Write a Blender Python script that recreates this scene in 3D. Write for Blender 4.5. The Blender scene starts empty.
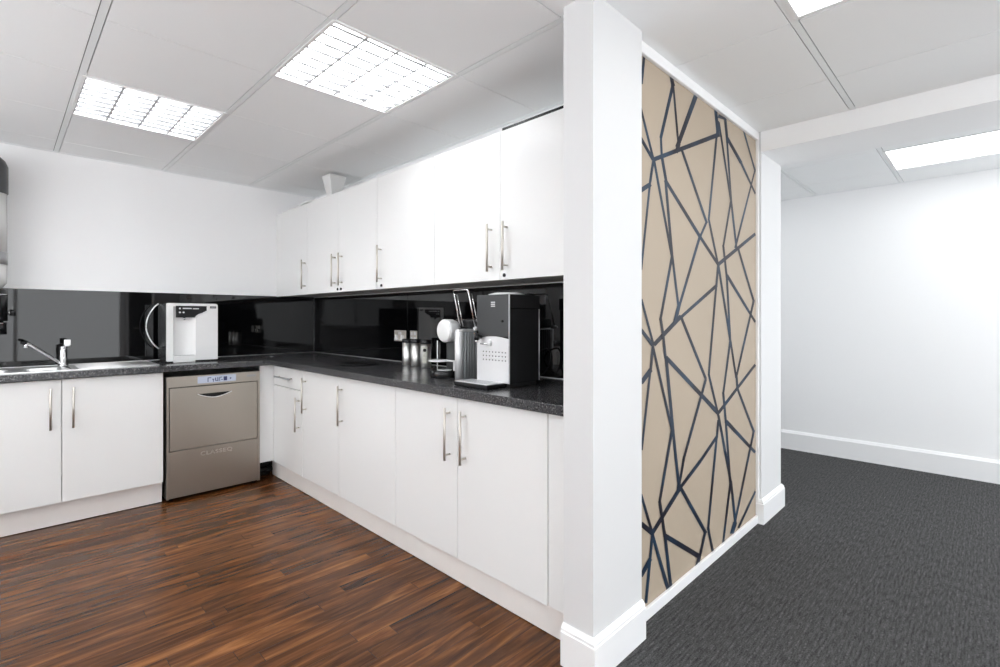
import bpy, bmesh, math, random
from mathutils import Vector, Matrix
random.seed(7)
SC = bpy.context.scene
COL = SC.collection
PI = math.pi
H = 2.321          # ceiling height
EXPOSURE = 0.50
WT = 0.905         # worktop height

# ------------------------------------------------------------------ materials
def new_mat(name):
    m = bpy.data.materials.new(name); m.use_nodes = True
    nt = m.node_tree; b = nt.nodes['Principled BSDF']
    return m, nt, b
def mat(name, col, rough=0.5, metal=0.0, ior=1.5, bump=0.0, bscale=200.0, var=0.0, coat=0.0, stretch=None, emis=None, estr=0.0):
    m, nt, b = new_mat(name)
    b.inputs['Base Color'].default_value = (*col, 1)
    b.inputs['Roughness'].default_value = rough
    b.inputs['Metallic'].default_value = metal
    b.inputs['IOR'].default_value = ior
    b.inputs['Coat Weight'].default_value = coat
    b.inputs['Coat Roughness'].default_value = 0.08
    tc = nt.nodes.new('ShaderNodeTexCoord'); mp = nt.nodes.new('ShaderNodeMapping')
    nt.links.new(tc.outputs['Object'], mp.inputs['Vector'])
    if stretch: mp.inputs['Scale'].default_value = stretch
    nz = nt.nodes.new('ShaderNodeTexNoise'); nz.inputs['Scale'].default_value = bscale
    nz.inputs['Detail'].default_value = 3
    nt.links.new(mp.outputs['Vector'], nz.inputs['Vector'])
    if bump > 0:
        bp = nt.nodes.new('ShaderNodeBump'); bp.inputs['Strength'].default_value = bump
        bp.inputs['Distance'].default_value = 0.002
        nt.links.new(nz.outputs['Fac'], bp.inputs['Height']); nt.links.new(bp.outputs['Normal'], b.inputs['Normal'])
    if var > 0:
        mx = nt.nodes.new('ShaderNodeMix'); mx.data_type = 'RGBA'
        mx.inputs['A'].default_value = (*[c*(1-var) for c in col], 1)
        mx.inputs['B'].default_value = (*[min(1, c*(1+var)) for c in col], 1)
        nt.links.new(nz.outputs['Fac'], mx.inputs['Factor']); nt.links.new(mx.outputs['Result'], b.inputs['Base Color'])
    if emis:
        b.inputs['Emission Color'].default_value = (*emis, 1); b.inputs['Emission Strength'].default_value = estr
    return m

M = {}
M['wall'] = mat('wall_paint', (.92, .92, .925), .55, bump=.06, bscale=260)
M['pillar'] = mat('wall_paint_dimmed', (.70, .70, .703), .55, bump=.06, bscale=260)  # same paint as the walls, darkened to offset strong light on the pillar
M['trim'] = mat('trim_gloss_paint', (.90, .90, .905), .28, bump=.02, bscale=60)
M['tile'] = mat('ceiling_tile', (.935, .945, .95), .9, bump=.15, bscale=420, var=.02)
M['runner'] = mat('ceiling_runner', (.86, .88, .885), .5)
M['gap'] = mat('ceiling_gap', (.22, .22, .22), .9)
M['door'] = mat('white_gloss_door', (.84, .84, .835), .16, bump=.01, bscale=8)
M['plinth'] = mat('white_plinth', (.84, .80, .775), .3, var=.05, bscale=6)
M['carcass'] = mat('cabinet_carcass', (.7, .7, .69), .4)
M['under'] = mat('cabinet_underside', (.33, .33, .32), .5)
M['nickel'] = mat('brushed_nickel', (.68, .64, .59), .5, 1.0)
M['chrome'] = mat('chrome', (.85, .85, .86), .08, 1.0)
M['steel'] = mat('brushed_steel', (.40, .365, .32), .30, 1.0, bump=.03, bscale=60, stretch=(1, 1, 30), var=.04)
M['sink'] = mat('sink_steel', (.86, .86, .86), .38, 1.0, bump=.02, bscale=30)
M['canister'] = mat('canister_steel', (.80, .79, .77), .38, 1.0)
M['dark'] = mat('dark_recess', (.012, .012, .012), .6)
M['black'] = mat('black_plastic', (.012, .012, .013), .25, 0, 1.4)
M['blackmatt'] = mat('black_rubber', (.02, .02, .02), .6)
M['anthracite'] = mat('anthracite_metal', (.085, .087, .09), .32, .5)
M['anthraside'] = mat('anthracite_side', (.035, .035, .036), .25, .2)
M['silverp'] = mat('silver_plastic', (.80, .80, .81), .32, .4)
M['ltsteel'] = mat('light_steel', (.85, .85, .86), .38, .55)
M['whitep'] = mat('white_plastic', (.82, .82, .82), .3)
M['greyp'] = mat('grey_plastic', (.32, .33, .34), .3)
M['glass'] = mat('black_glass', (.003, .003, .0035), .03, 0, 1.52)
M['emit'] = mat('fluorescent_tube', (1, 1, 1), .4, emis=(.95, .985, 1), estr=16)
M['panel'] = mat('light_diffuser', (1, 1, 1), .5, emis=(.95, .985, 1), estr=3.2)
M['reflector'] = mat('louvre_aluminium', (.62, .62, .63), .12, .9)
M['housing'] = mat('light_housing', (.9, .9, .9), .5, emis=(1, 1, 1), estr=.6)
M['blade'] = mat('louvre_blade_edge', (.42, .42, .43), .5)
M['frame'] = mat('light_frame', (.85, .85, .85), .45)
M['fill_glow'] = mat('added_fill_glow', (.8, .8, .8), .8, emis=(.93, .97, 1), estr=1.9)  # glowing panes of the added windows, for fill light
M['fill_glow2'] = mat('added_fill_glow', (.8, .8, .8), .8, emis=(.93, .97, 1), estr=3.0)
M['fill_glow3'] = mat('added_fill_glow_side', (.8, .8, .8), .8, emis=(.96, .98, 1), estr=2.8)
M['lcd'] = mat('display', (.40, .44, .52), .3, emis=(.45, .52, .75), estr=.12)
M['ink'] = mat('display_ink', (.03, .04, .12), .4)
M['beige'] = mat('wallpaper_beige', (.41, .335, .255), .6, 0, 1.5, bump=.05, bscale=300, var=.03)
M['doorgrey'] = mat('dark_door', (.02, .02, .02), .5)
M['clear'] = mat('clear_canister', (.70, .70, .69), .12)
M['paper'] = mat('white_card', (.74, .74, .73), .7)
M['label'] = mat('canister_label', (.52, .52, .46), .45, var=.35, bscale=60)

def blue_ink():
    m, nt, b = new_mat('wallpaper_blue_ink')
    tc = nt.nodes.new('ShaderNodeTexCoord'); nz = nt.nodes.new('ShaderNodeTexNoise')
    nz.inputs['Scale'].default_value = 5; nz.inputs['Detail'].default_value = 4
    nt.links.new(tc.outputs['Object'], nz.inputs['Vector'])
    r = nt.nodes.new('ShaderNodeValToRGB'); e = r.color_ramp.elements
    e[0].position = .42; e[0].color = (.007, .007, .016, 1)
    e[1].position = .62; e[1].color = (.009, .034, .070, 1)
    nt.links.new(nz.outputs['Fac'], r.inputs['Fac']); nt.links.new(r.outputs['Color'], b.inputs['Base Color'])
    b.inputs['Roughness'].default_value = .45; b.inputs['IOR'].default_value = 1.42
    return m
M['blue'] = blue_ink()

def worktop_mat():
    m, nt, b = new_mat('speckled_worktop')
    tc = nt.nodes.new('ShaderNodeTexCoord')
    n1 = nt.nodes.new('ShaderNodeTexNoise'); n1.inputs['Scale'].default_value = 150; n1.inputs['Detail'].default_value = 2
    n2 = nt.nodes.new('ShaderNodeTexNoise'); n2.inputs['Scale'].default_value = 9; n2.inputs['Detail'].default_value = 3
    for n in (n1, n2): nt.links.new(tc.outputs['Object'], n.inputs['Vector'])
    r = nt.nodes.new('ShaderNodeValToRGB'); e = r.color_ramp.elements
    e[0].position = .38; e[0].color = (.014, .014, .017, 1)
    e[1].position = .70; e[1].color = (.19, .185, .18, 1)
    k = e.new(.56); k.color = (.045, .045, .050, 1)
    nt.links.new(n1.outputs['Fac'], r.inputs['Fac'])
    nt.links.new(r.outputs['Color'], b.inputs['Base Color'])
    mr = nt.nodes.new('ShaderNodeMapRange'); mr.inputs['To Min'].default_value = .16; mr.inputs['To Max'].default_value = .30
    nt.links.new(n2.outputs['Fac'], mr.inputs['Value']); nt.links.new(mr.outputs['Result'], b.inputs['Roughness'])
    b.inputs['IOR'].default_value = 1.55
    return m
M['worktop'] = worktop_mat()

def wood_mat():
    m, nt, b = new_mat('walnut_strip_floor')
    N = nt.nodes; L = nt.links
    tc = N.new('ShaderNodeTexCoord'); mp = N.new('ShaderNodeMapping')
    L.new(tc.outputs['Object'], mp.inputs['Vector'])
    br = N.new('ShaderNodeTexBrick')
    br.inputs['Scale'].default_value = 1; br.inputs['Brick Width'].default_value = .95
    br.inputs['Row Height'].default_value = .068; br.inputs['Mortar Size'].default_value = .0007
    br.inputs['Mortar Smooth'].default_value = .1; br.inputs['Bias'].default_value = 0
    br.offset = .37; br.offset_frequency = 2; br.squash = .7; br.squash_frequency = 3
    br.inputs['Color1'].default_value = (0, 0, 0, 1); br.inputs['Color2'].default_value = (1, 1, 1, 1)
    br.inputs['Mortar'].default_value = (.1, .1, .1, 1)
    L.new(mp.outputs['Vector'], br.inputs['Vector'])
    # per plank offset of the grain
    sep = N.new('ShaderNodeSeparateXYZ'); L.new(mp.outputs['Vector'], sep.inputs['Vector'])
    sx = N.new('ShaderNodeMath'); sx.operation = 'MULTIPLY'; sx.inputs[1].default_value = 1.5; L.new(sep.outputs['X'], sx.inputs[0])
    sy = N.new('ShaderNodeMath'); sy.operation = 'MULTIPLY'; sy.inputs[1].default_value = 14; L.new(sep.outputs['Y'], sy.inputs[0])
    sz = N.new('ShaderNodeMath'); sz.operation = 'MULTIPLY'; sz.inputs[1].default_value = 40; L.new(br.outputs['Color'], sz.inputs[0])
    cb = N.new('ShaderNodeCombineXYZ'); L.new(sx.outputs[0], cb.inputs[0]); L.new(sy.outputs[0], cb.inputs[1]); L.new(sz.outputs[0], cb.inputs[2])
    gr = N.new('ShaderNodeTexNoise'); gr.inputs['Scale'].default_value = 1.6; gr.inputs['Detail'].default_value = 8; gr.inputs['Roughness'].default_value = .6; gr.inputs['Distortion'].default_value = .9
    L.new(cb.outputs[0], gr.inputs['Vector'])
    r = N.new('ShaderNodeValToRGB'); e = r.color_ramp.elements
    e[0].position = .26; e[0].color = (.020, .008, .004, 1)
    e[1].position = .76; e[1].color = (.33, .140, .046, 1)
    k = e.new(.48); k.color = (.10, .037, .012, 1)
    k = e.new(.60); k.color = (.17, .066, .020, 1)
    L.new(gr.outputs['Fac'], r.inputs['Fac'])
    tint = N.new('ShaderNodeMix'); tint.data_type = 'RGBA'; tint.blend_type = 'MULTIPLY'; tint.inputs['Factor'].default_value = 1
    r2 = N.new('ShaderNodeValToRGB'); e = r2.color_ramp.elements
    e[0].position = 0; e[0].color = (.60, .56, .54, 1); e[1].position = 1; e[1].color = (1.12, 1.1, 1.08, 1)
    L.new(br.outputs['Color'], r2.inputs['Fac'])
    L.new(r.outputs['Color'], tint.inputs['A']); L.new(r2.outputs['Color'], tint.inputs['B'])
    mo = N.new('ShaderNodeMix'); mo.data_type = 'RGBA'; mo.inputs['B'].default_value = (.012, .007, .005, 1)
    L.new(br.outputs['Fac'], mo.inputs['Factor']); L.new(tint.outputs['Result'], mo.inputs['A'])
    L.new(mo.outputs['Result'], b.inputs['Base Color'])
    b.inputs['Roughness'].default_value = .27
    b.inputs['IOR'].default_value = 1.32
    bp = N.new('ShaderNodeBump'); bp.inputs['Strength'].default_value = .12; bp.inputs['Distance'].default_value = .002
    L.new(gr.outputs['Fac'], bp.inputs['Height']); L.new(bp.outputs['Normal'], b.inputs['Normal'])
    return m
M['wood'] = wood_mat()

def carpet_mat():
    m, nt, b = new_mat('grey_ribbed_carpet')
    N = nt.nodes; L = nt.links
    tc = N.new('ShaderNodeTexCoord')
    def noise(scale, st, det=2):
        mp = N.new('ShaderNodeMapping'); mp.inputs['Scale'].default_value = st
        L.new(tc.outputs['Object'], mp.inputs['Vector'])
        n = N.new('ShaderNodeTexNoise'); n.inputs['Scale'].default_value = scale; n.inputs['Detail'].default_value = det
        L.new(mp.outputs['Vector'], n.inputs['Vector']); return n
    rib = noise(1, (18, 130, 1)); fine = noise(190, (1, 1, 1)); big = noise(1.2, (1, 1, 1))
    w = N.new('ShaderNodeTexWave'); w.bands_direction = 'Y'; w.inputs['Scale'].default_value = 13; w.inputs['Distortion'].default_value = 1.2
    w.inputs['Detail'].default_value = 1; w.inputs['Detail Scale'].default_value = 4
    L.new(tc.outputs['Object'], w.inputs['Vector'])
    p = N.new('ShaderNodeMath'); p.operation = 'POWER'; p.inputs[1].default_value = 9; L.new(w.outputs['Fac'], p.inputs[0])
    dash = noise(1, (70, 14, 1), 1)
    dr = N.new('ShaderNodeMapRange'); dr.inputs['From Min'].default_value = .5; dr.inputs['From Max'].default_value = .62; L.new(dash.outputs['Fac'], dr.inputs['Value'])
    st = N.new('ShaderNodeMath'); st.operation = 'MULTIPLY'; L.new(p.outputs[0], st.inputs[0]); L.new(dr.outputs['Result'], st.inputs[1])
    a = N.new('ShaderNodeMath'); a.operation = 'ADD'; L.new(rib.outputs['Fac'], a.inputs[0]); L.new(fine.outputs['Fac'], a.inputs[1])
    a2 = N.new('ShaderNodeMath'); a2.operation = 'MULTIPLY_ADD'; a2.inputs[1].default_value = .5; a2.inputs[2].default_value = 0; L.new(a.outputs[0], a2.inputs[0])
    r = N.new('ShaderNodeValToRGB'); e = r.color_ramp.elements
    e[0].position = .34; e[0].color = (.020, .020, .0205, 1); e[1].position = .66; e[1].color = (.100, .099, .099, 1)
    L.new(a2.outputs[0], r.inputs['Fac'])
    mx = N.new('ShaderNodeMix'); mx.data_type = 'RGBA'; mx.inputs['B'].default_value = (.22, .22, .22, 1)
    s2 = N.new('ShaderNodeMath'); s2.operation = 'MULTIPLY'; s2.inputs[1].default_value = .32; L.new(st.outputs[0], s2.inputs[0])
    L.new(s2.outputs[0], mx.inputs['Factor']); L.new(r.outputs['Color'], mx.inputs['A'])
    L.new(mx.outputs['Result'], b.inputs['Base Color'])
    b.inputs['Roughness'].default_value = .95; b.inputs['IOR'].default_value = 1.3
    bp = N.new('ShaderNodeBump'); bp.inputs['Strength'].default_value = .5; bp.inputs['Distance'].default_value = .003
    L.new(a2.outputs[0], bp.inputs['Height']); L.new(bp.outputs['Normal'], b.inputs['Normal'])
    return m
M['carpet'] = carpet_mat()

# ------------------------------------------------------------------ mesh tools
class MB:
    """collects shapes of one part, links them as one mesh object"""
    def __init__(s): s.bm = bmesh.new(); s.mats = []
    def mi(s, m):
        if m not in s.mats: s.mats.append(m)
        return s.mats.index(m)
    def box(s, x0, x1, y0, y1, z0, z1, m, bev=0.0, seg=2):
        b2 = bmesh.new(); bmesh.ops.create_cube(b2, size=1)
        for v in b2.verts:
            v.co = Vector(((x0+x1)/2+v.co.x*(x1-x0), (y0+y1)/2+v.co.y*(y1-y0), (z0+z1)/2+v.co.z*(z1-z0)))
        if bev > 0: bmesh.ops.bevel(b2, geom=b2.edges[:], offset=bev, segments=seg, affect='EDGES', profile=.5)
        return s.add(b2, m)
    def add(s, b2, m, smooth=False):
        i = s.mi(m); mp = {}
        for v in b2.verts: mp[v] = s.bm.verts.new(v.co)
        for f in b2.faces:
            try: nf = s.bm.faces.new([mp[v] for v in f.verts])
            except ValueError: continue
            nf.material_index = i; nf.smooth = smooth or f.smooth
        b2.free(); return s
    def cyl(s, a, b, r, m, r2=None, n=24, cap=True):
        a = Vector(a); b = Vector(b); d = b-a
        b2 = bmesh.new(); bmesh.ops.create_cone(b2, cap_ends=cap, segments=n, radius1=r, radius2=r if r2 is None else r2, depth=d.length)
        q = d.to_track_quat('Z', 'Y'); 
        for v in b2.verts: v.co = q @ v.co + (a+b)/2
        for f in b2.faces: f.smooth = len(f.verts) == 4
        return s.add(b2, m)
    def lathe(s, c, prof, m, n=40, axis='Z'):
        """prof: list of (radius, height) revolved about axis through c"""
        b2 = bmesh.new(); rings = []
        for r, h in prof:
            ring = []
            for k in range(n):
                t = 2*PI*k/n; p = (r*math.cos(t), r*math.sin(t), h)
                if axis == 'X': p = (-h, r*math.cos(t), r*math.sin(t))
                if axis == 'Y': p = (r*math.cos(t), -h, r*math.sin(t))
                ring.append(b2.verts.new(Vector(c)+Vector(p)))
            rings.append(ring)
        for A, B in zip(rings, rings[1:]):
            for k in range(n):
                b2.faces.new((A[k], A[(k+1) % n], B[(k+1) % n], B[k])).smooth = True
        if prof[0][0] > 1e-5: b2.faces.new(rings[0][::-1])
        if prof[-1][0] > 1e-5: b2.faces.new(rings[-1])
        bmesh.ops.remove_doubles(b2, verts=b2.verts[:], dist=1e-6)
        bmesh.ops.recalc_face_normals(b2, faces=b2.faces[:])
        return s.add(b2, m)
    def tube(s, pts, r, m, n=12):
        pts = [Vector(p) for p in pts]; b2 = bmesh.new(); rings = []
        up = Vector((0, 0, 1))
        for i, p in enumerate(pts):
            t = (pts[min(i+1, len(pts)-1)]-pts[max(i-1, 0)]).normalized()
            u = t.cross(up)
            if u.length < .05: u = t.cross(Vector((0, 1, 0)))
            u.normalize(); w = u.cross(t).normalized()
            if i and rings:
                pass
            rings.append([b2.verts.new(p+r*(u*math.cos(2*PI*k/n)+w*math.sin(2*PI*k/n))) for k in range(n)])
        for A, B in zip(rings, rings[1:]):
            for k in range(n): b2.faces.new((A[k], A[(k+1) % n], B[(k+1) % n], B[k])).smooth = True
        b2.faces.new(rings[0][::-1]); b2.faces.new(rings[-1])
        bmesh.ops.recalc_face_normals(b2, faces=b2.faces[:])
        return s.add(b2, m)
    def prism(s, poly, a, b, m, axis='Z', bev=0):
        """poly: 2-D outline; extruded along axis from a to b. axis Y: poly is (x,z); X: (y,z); Z: (x,y)"""
        b2 = bmesh.new()
        def P(u, v, t): return {'Z': (u, v, t), 'Y': (u, t, v), 'X': (t, u, v)}[axis]
        A = [b2.verts.new(P(u, v, a)) for u, v in poly]; B = [b2.verts.new(P(u, v, b)) for u, v in poly]
        b2.faces.new(A); b2.faces.new(B[::-1])
        n = len(poly)
        for k in range(n): b2.faces.new((A[k], B[k], B[(k+1) % n], A[(k+1) % n]))
        bmesh.ops.recalc_face_normals(b2, faces=b2.faces[:])
        if bev > 0: bmesh.ops.bevel(b2, geom=b2.edges[:], offset=bev, segments=2, affect='EDGES', profile=.5)
        return s.add(b2, m)
    def sweep(s, path, prof, m):
        """prof (offset out, height) swept along an open horizontal path [(x,y)...]; out = right-hand side of travel"""
        b2 = bmesh.new(); rings = []
        P = [Vector(p) for p in path]
        for i, p in enumerate(P):
            ns = []
            if i: d = (p-P[i-1]).normalized(); ns.append(Vector((d.y, -d.x)))
            if i < len(P)-1: d = (P[i+1]-p).normalized(); ns.append(Vector((d.y, -d.x)))
            n = sum(ns, Vector((0, 0))).normalized(); k = 1/max(.3, n.dot(ns[0]))
            rings.append([b2.verts.new((p.x+n.x*o*k, p.y+n.y*o*k, h)) for o, h in prof])
        q = len(prof)
        for A, B in zip(rings, rings[1:]):
            for k in range(q): b2.faces.new((A[k], A[(k+1) % q], B[(k+1) % q], B[k]))
        b2.faces.new(rings[0][::-1]); b2.faces.new(rings[-1])
        bmesh.ops.recalc_face_normals(b2, faces=b2.faces[:])
        return s.add(b2, m)
    def quad(s, pts, m):
        f = s.bm.faces.new([s.bm.verts.new(p) for p in pts]); f.material_index = s.mi(m); return s
    def build(s, name, parent=None, label=None, cat=None, group=None, kind=None):
        me = bpy.data.meshes.new(name); 
        off = Vector((0, 0, 0))
        if parent is not None: off = Vector(parent.get('_w', (0, 0, 0)))
        else:
            if s.bm.verts and cat:
                xs = [v.co for v in s.bm.verts]
                off = Vector(((min(c.x for c in xs)+max(c.x for c in xs))/2, (min(c.y for c in xs)+max(c.y for c in xs))/2, min(c.z for c in xs)))
        for v in s.bm.verts: v.co -= off
        s.bm.to_mesh(me); s.bm.free()
        for m in s.mats: me.materials.append(m)
        o = bpy.data.objects.new(name, me); COL.objects.link(o)
        if parent is not None: o.parent = parent; o['_w'] = list(off)
        else: o.location = off; o['_w'] = list(off)
        if label: o['label'] = label
        if cat: o['category'] = cat
        if group: o['group'] = group
        if kind: o['kind'] = kind
        return o
def thing(name, loc, label, cat, group=None):
    o = bpy.data.objects.new(name, None); o.empty_display_size = .05
    COL.objects.link(o); o.location = loc; o['_w'] = list(loc)
    o['label'] = label; o['category'] = cat
    if group: o['group'] = group
    return o
def struct(mb, name): return mb.build(name, kind='structure')
def arc(n, f): return [f(k/(n-1)) for k in range(n)]
def text_mesh(txt, size, ext, name, m, parent, loc, rot, sx=1.0, outline=False):
    cu = bpy.data.curves.new(name, 'FONT'); cu.body = txt; cu.size = size; cu.extrude = ext
    cu.align_x = 'CENTER'; cu.align_y = 'CENTER'; cu.space_character = 1.15
    if outline: cu.fill_mode = 'NONE'; cu.bevel_depth = outline; cu.bevel_resolution = 0; cu.extrude = 0
    t = bpy.data.objects.new(name, cu); COL.objects.link(t)
    dg = bpy.context.evaluated_depsgraph_get(); dg.update()
    me = bpy.data.meshes.new_from_object(t.evaluated_get(dg)); bpy.data.objects.remove(t)
    me.materials.clear(); me.materials.append(m)
    R = Matrix.Rotation(rot[2], 4, 'Z') @ Matrix.Rotation(rot[0], 4, 'X')
    w = Vector(parent['_w'])
    me.transform(Matrix.Translation(Vector(loc)-w) @ R @ Matrix.Diagonal((sx, 1, 1, 1)))
    o = bpy.data.objects.new(name, me); COL.objects.link(o); o.parent = parent; o['_w'] = parent['_w'] if '_w' in parent else (0, 0, 0)
    return o
# ------------------------------------------------------------------ room shell
XL, XR, YB, YF, XFAR = -1.3, 2.03, 4.42, -2.6, 5.17
mb = MB(); mb.box(XL-.1, 1.41, YF-.1, YB+.1, -.05, 0, M['wood']); mb.box(1.41, 2.13, 1.09, YB+.1, -.05, 0, M['wood']); struct(mb, 'floor')
mb = MB(); mb.box(1.41, XFAR+.1, YF-.1, 1.089, -.05, 0, M['carpet']); mb.box(3.0, XFAR+.1, 1.089, 3.3, -.05, 0, M['carpet']); struct(mb, 'floor')
mb = MB(); mb.box(XL-.1, XR+.1, YB, YB+.1, 0, H, M['wall']); struct(mb, 'wall_back')
mb = MB(); mb.box(XR, XR+.1, 1.085, YB, 0, H, M['wall']); struct(mb, 'wall_right')
mb = MB(); mb.box(XL-.1, XL, YF, YB, 0, H, M['wall']); struct(mb, 'wall_left')
mb = MB()
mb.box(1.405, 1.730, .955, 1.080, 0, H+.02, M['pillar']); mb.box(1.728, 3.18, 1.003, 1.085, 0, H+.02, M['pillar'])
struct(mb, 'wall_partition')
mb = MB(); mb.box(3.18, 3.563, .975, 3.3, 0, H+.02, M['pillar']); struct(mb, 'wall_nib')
mb = MB(); mb.box(XFAR, XFAR+.1, YF, 3.3, 0, H, M['wall']); struct(mb, 'wall_far')
mb = MB(); mb.box(3.563, XFAR, 3.2, 3.3, 0, H, M['wall']); struct(mb, 'wall_end')
mb = MB(); mb.box(XL-.1, XFAR+.1, YF-.1, YF, 0, H, M['wall']); struct(mb, 'wall_front')
mb = MB(); mb.box(3.17, 3.577, YF, .975, 2.203, H+.02, M['wall']); struct(mb, 'ceiling_bulkhead')
# dark door in the wall behind the camera, seen as a reflection in the splashback
mb = MB(); mb.box(1.68, 2.58, YF+.001, YF+.03, .01, 2.04, M['doorgrey'], .003)
d = struct(mb, 'door_1')
mb = MB(); mb.cyl((1.76, YF+.03, 1.02), (1.76, YF+.08, 1.02), .01, M['nickel']); mb.cyl((1.75, YF+.08, 1.02), (1.87, YF+.08, 1.02), .01, M['nickel'])
mb.build('door_handle', d)
mb = MB()
for a, b, c, e in ((1.63, 1.68, 0, 2.10), (2.58, 2.63, 0, 2.10), (1.68, 2.58, 2.045, 2.10)): mb.box(a, b, YF+.001, YF+.022, c, e, M['trim'], .002)
struct(mb, 'trim_1')

# added glowing windows, unseen behind and left of the camera, as fill light
def added_window(n, axis, a0, a1, z0, z1, at, inward, bm_):
    mb = MB()
    def bx(a, b, c, d, t0, t1, m):
        lo, hi = sorted((at+inward*t0, at+inward*t1))
        if axis == 'X': mb.box(a, b, lo, hi, c, d, m, .002)
        else: mb.box(lo, hi, a, b, c, d, m, .002)
    for a, b, c, d in ((a0, a1, z0, z0+.06), (a0, a1, z1-.06, z1), (a0, a0+.06, z0+.06, z1-.06), (a1-.06, a1, z0+.06, z1-.06), ((a0+a1)/2-.025, (a0+a1)/2+.025, z0+.06, z1-.06)): bx(a, b, c, d, .001, .04, M['trim'])
    w_ = struct(mb, 'added_window_%d' % n)
    for a, b in ((a0+.06, (a0+a1)/2-.025), ((a0+a1)/2+.025, a1-.06)):
        mb = MB(); bx(a+.001, b-.001, z0+.061, z1-.061, .004, .012, bm_); mb.build('fill_glow', w_)
    mb = MB(); bx(a0-.03, a1+.03, z0-.03, z0-.001, .001, .09, M['trim']); mb.build('added_window_sill', w_)
added_window(1, 'X', -1.25, 1.595, .12, 2.2, YF, 1, M['fill_glow'])
added_window(2, 'X', 2.7, 5.1, .12, 2.2, YF, 1, M['fill_glow2'])
added_window(3, 'Y', -2.3, .7, 1.0, 2.25, XL, 1, M['fill_glow'])
added_window(4, 'Y', 1.3, 3.7, 1.2, 2.28, XL, 1, M['fill_glow3'])

# suspended ceiling
def ceiling(xs, ys, wide_x, wide_y, skip, zone):
    mb = MB(); g, w = .0025, .0155; done = set()
    for i in range(len(xs)-1):
        for j in range(len(ys)-1):
            cx, cy = (xs[i]+xs[i+1])/2, (ys[j]+ys[j+1])/2
            if not zone(cx, cy) or any(abs(cx-a) < .05 and abs(cy-b) < .05 for a, b in skip): continue
            a0 = xs[i]+(w if wide_x(xs[i], cy) else g); a1 = xs[i+1]-(w if wide_x(xs[i+1], cy) else g)
            b0 = ys[j]+(w if wide_y(ys[j], cx) else g); b1 = ys[j+1]-(w if wide_y(ys[j+1], cx) else g)
            mb.box(a0, a1, b0, b1, H, H+.012, M['tile'])
            for x in (xs[i], xs[i+1]):
                if wide_x(x, cy) and (x, j, 0) not in done: done.add((x, j, 0)); mb.box(x-.012, x+.012, ys[j], ys[j+1], H-.0005, H+.004, M['runner'])
            for y in (ys[j], ys[j+1]):
                if wide_y(y, cx) and (y, i, 1) not in done: done.add((y, i, 1)); mb.box(xs[i], xs[i+1], y-.012, y+.012, H-.0005, H+.004, M['runner'])
    return mb
KX = [-1.3, -.94, -.34, .26, .86, 1.46, 2.08, 2.69, 3.17]
KY = [-2.6, -2.477, -1.877, -1.277, -.677, -.077, .523, 1.123, 1.723, 2.323, 2.923, 3.523, 4.123, 4.42]
LOUVRE = [(.56, 3.223), (1.16, 2.023), (-.64, 2.023), (-.64, -.377), (.56, -.977), (-.64, 3.223)]  # off-camera entries are unseen lamps added to light the room
FLAT = [(1.77, .223), (1.77, -1.577), (2.885, -.977)]  # those behind the camera are added fill lamps, out of view
FLAT2 = [(4.41, .225), (4.41, -.375), (4.41, -2.175), (4.41, 2.025)]  # front-end and deep-corridor lamps are unseen, added for light
right = lambda x, y: x > 1.46 and y < 1.0
cm = ceiling(KX, KY, lambda x, cy: x < 1.5 and x > -1.2, lambda y, cx: cx > 1.46 and -2.5 < y < .9, LOUVRE+FLAT, lambda x, y: not (x > 2.1 and y > 1.1))
FX = [3.577, 4.11, 4.71, 5.17]; FY = [-2.6, -2.475, -1.875, -1.275, -.675, -.075, .525, 1.125, 1.725, 2.325, 2.925, 3.2]
c2 = ceiling(FX, FY, lambda x, cy: False, lambda y, cx: -2.5 < y < 3, FLAT2, lambda x, y: True)
c2.bm.to_mesh(me_ := bpy.data.meshes.new('tmp')); k = cm.mi(M['tile']); cm.bm.from_mesh(me_); c2.bm.free(); bpy.data.meshes.remove(me_)
# wall angles and the slab above the tiles
cm.box(XR-.02, XR, 1.085, YB, H-.003, H+.001, M['runner']); cm.box(XL, XR-.02, YB-.018, YB, H-.003, H+.001, M['runner'])
cm.box(XFAR-.018, XFAR, YF, 3.2, H-.002, H+.001, M['runner'])
cm.box(XL-.1, XFAR+.1, YF-.1, YB+.1, H+.11, H+.15, M['gap'])
# plenum backing strips over the joints (leaves the fixture cells open)
def backing(xs, ys, skip):
    for i in range(len(xs)-1):
        for j in range(len(ys)-1):
            cx, cy = (xs[i]+xs[i+1])/2, (ys[j]+ys[j+1])/2
            if any(abs(cx-a) < .05 and abs(cy-b) < .05 for a, b in skip): continue
            cm.box(xs[i], xs[i+1], ys[j], ys[j+1], H+.014, H+.02, M['gap'])
backing(KX, KY, LOUVRE+FLAT); backing(FX, FY, FLAT2)
struct(cm, 'ceiling')

# skirtings and trims
PROF = [(0, 0), (.018, 0), (.018, .118), (.0145, .121), (.0145, .130), (.004, .1445), (0, .1445)]
mb = MB(); mb.sweep([(1.404, 1.079), (1.404, .954), (1.729, .954)], PROF, M['trim']); struct(mb, 'baseboard_pillar')
mb = MB(); mb.sweep([(3.179, 1.002), (3.179, .974), (3.564, .974), (3.564, 3.2)], PROF, M['trim']); struct(mb, 'baseboard_nib')
P2 = [(0, 0), (.018, 0), (.018, .150), (.012, .158), (.006, .170), (0, .172)]
mb = MB(); mb.sweep([(5.169, 3.2), (5.169, YF)], P2, M['trim']); struct(mb, 'baseboard_far')
mb = MB(); mb.box(1.731, 3.165, .987, 1.002, 0, .047, M['trim'], .003); struct(mb, 'baseboard_feature')
mb = MB(); mb.box(1.731, 3.18, .985, 1.002, H-.047, H-.0005, M['trim'], .003)
mb.box(3.164, 3.179, .985, 1.002, .047, H-.047, M['trim'], .002); struct(mb, 'trim_2')
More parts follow.
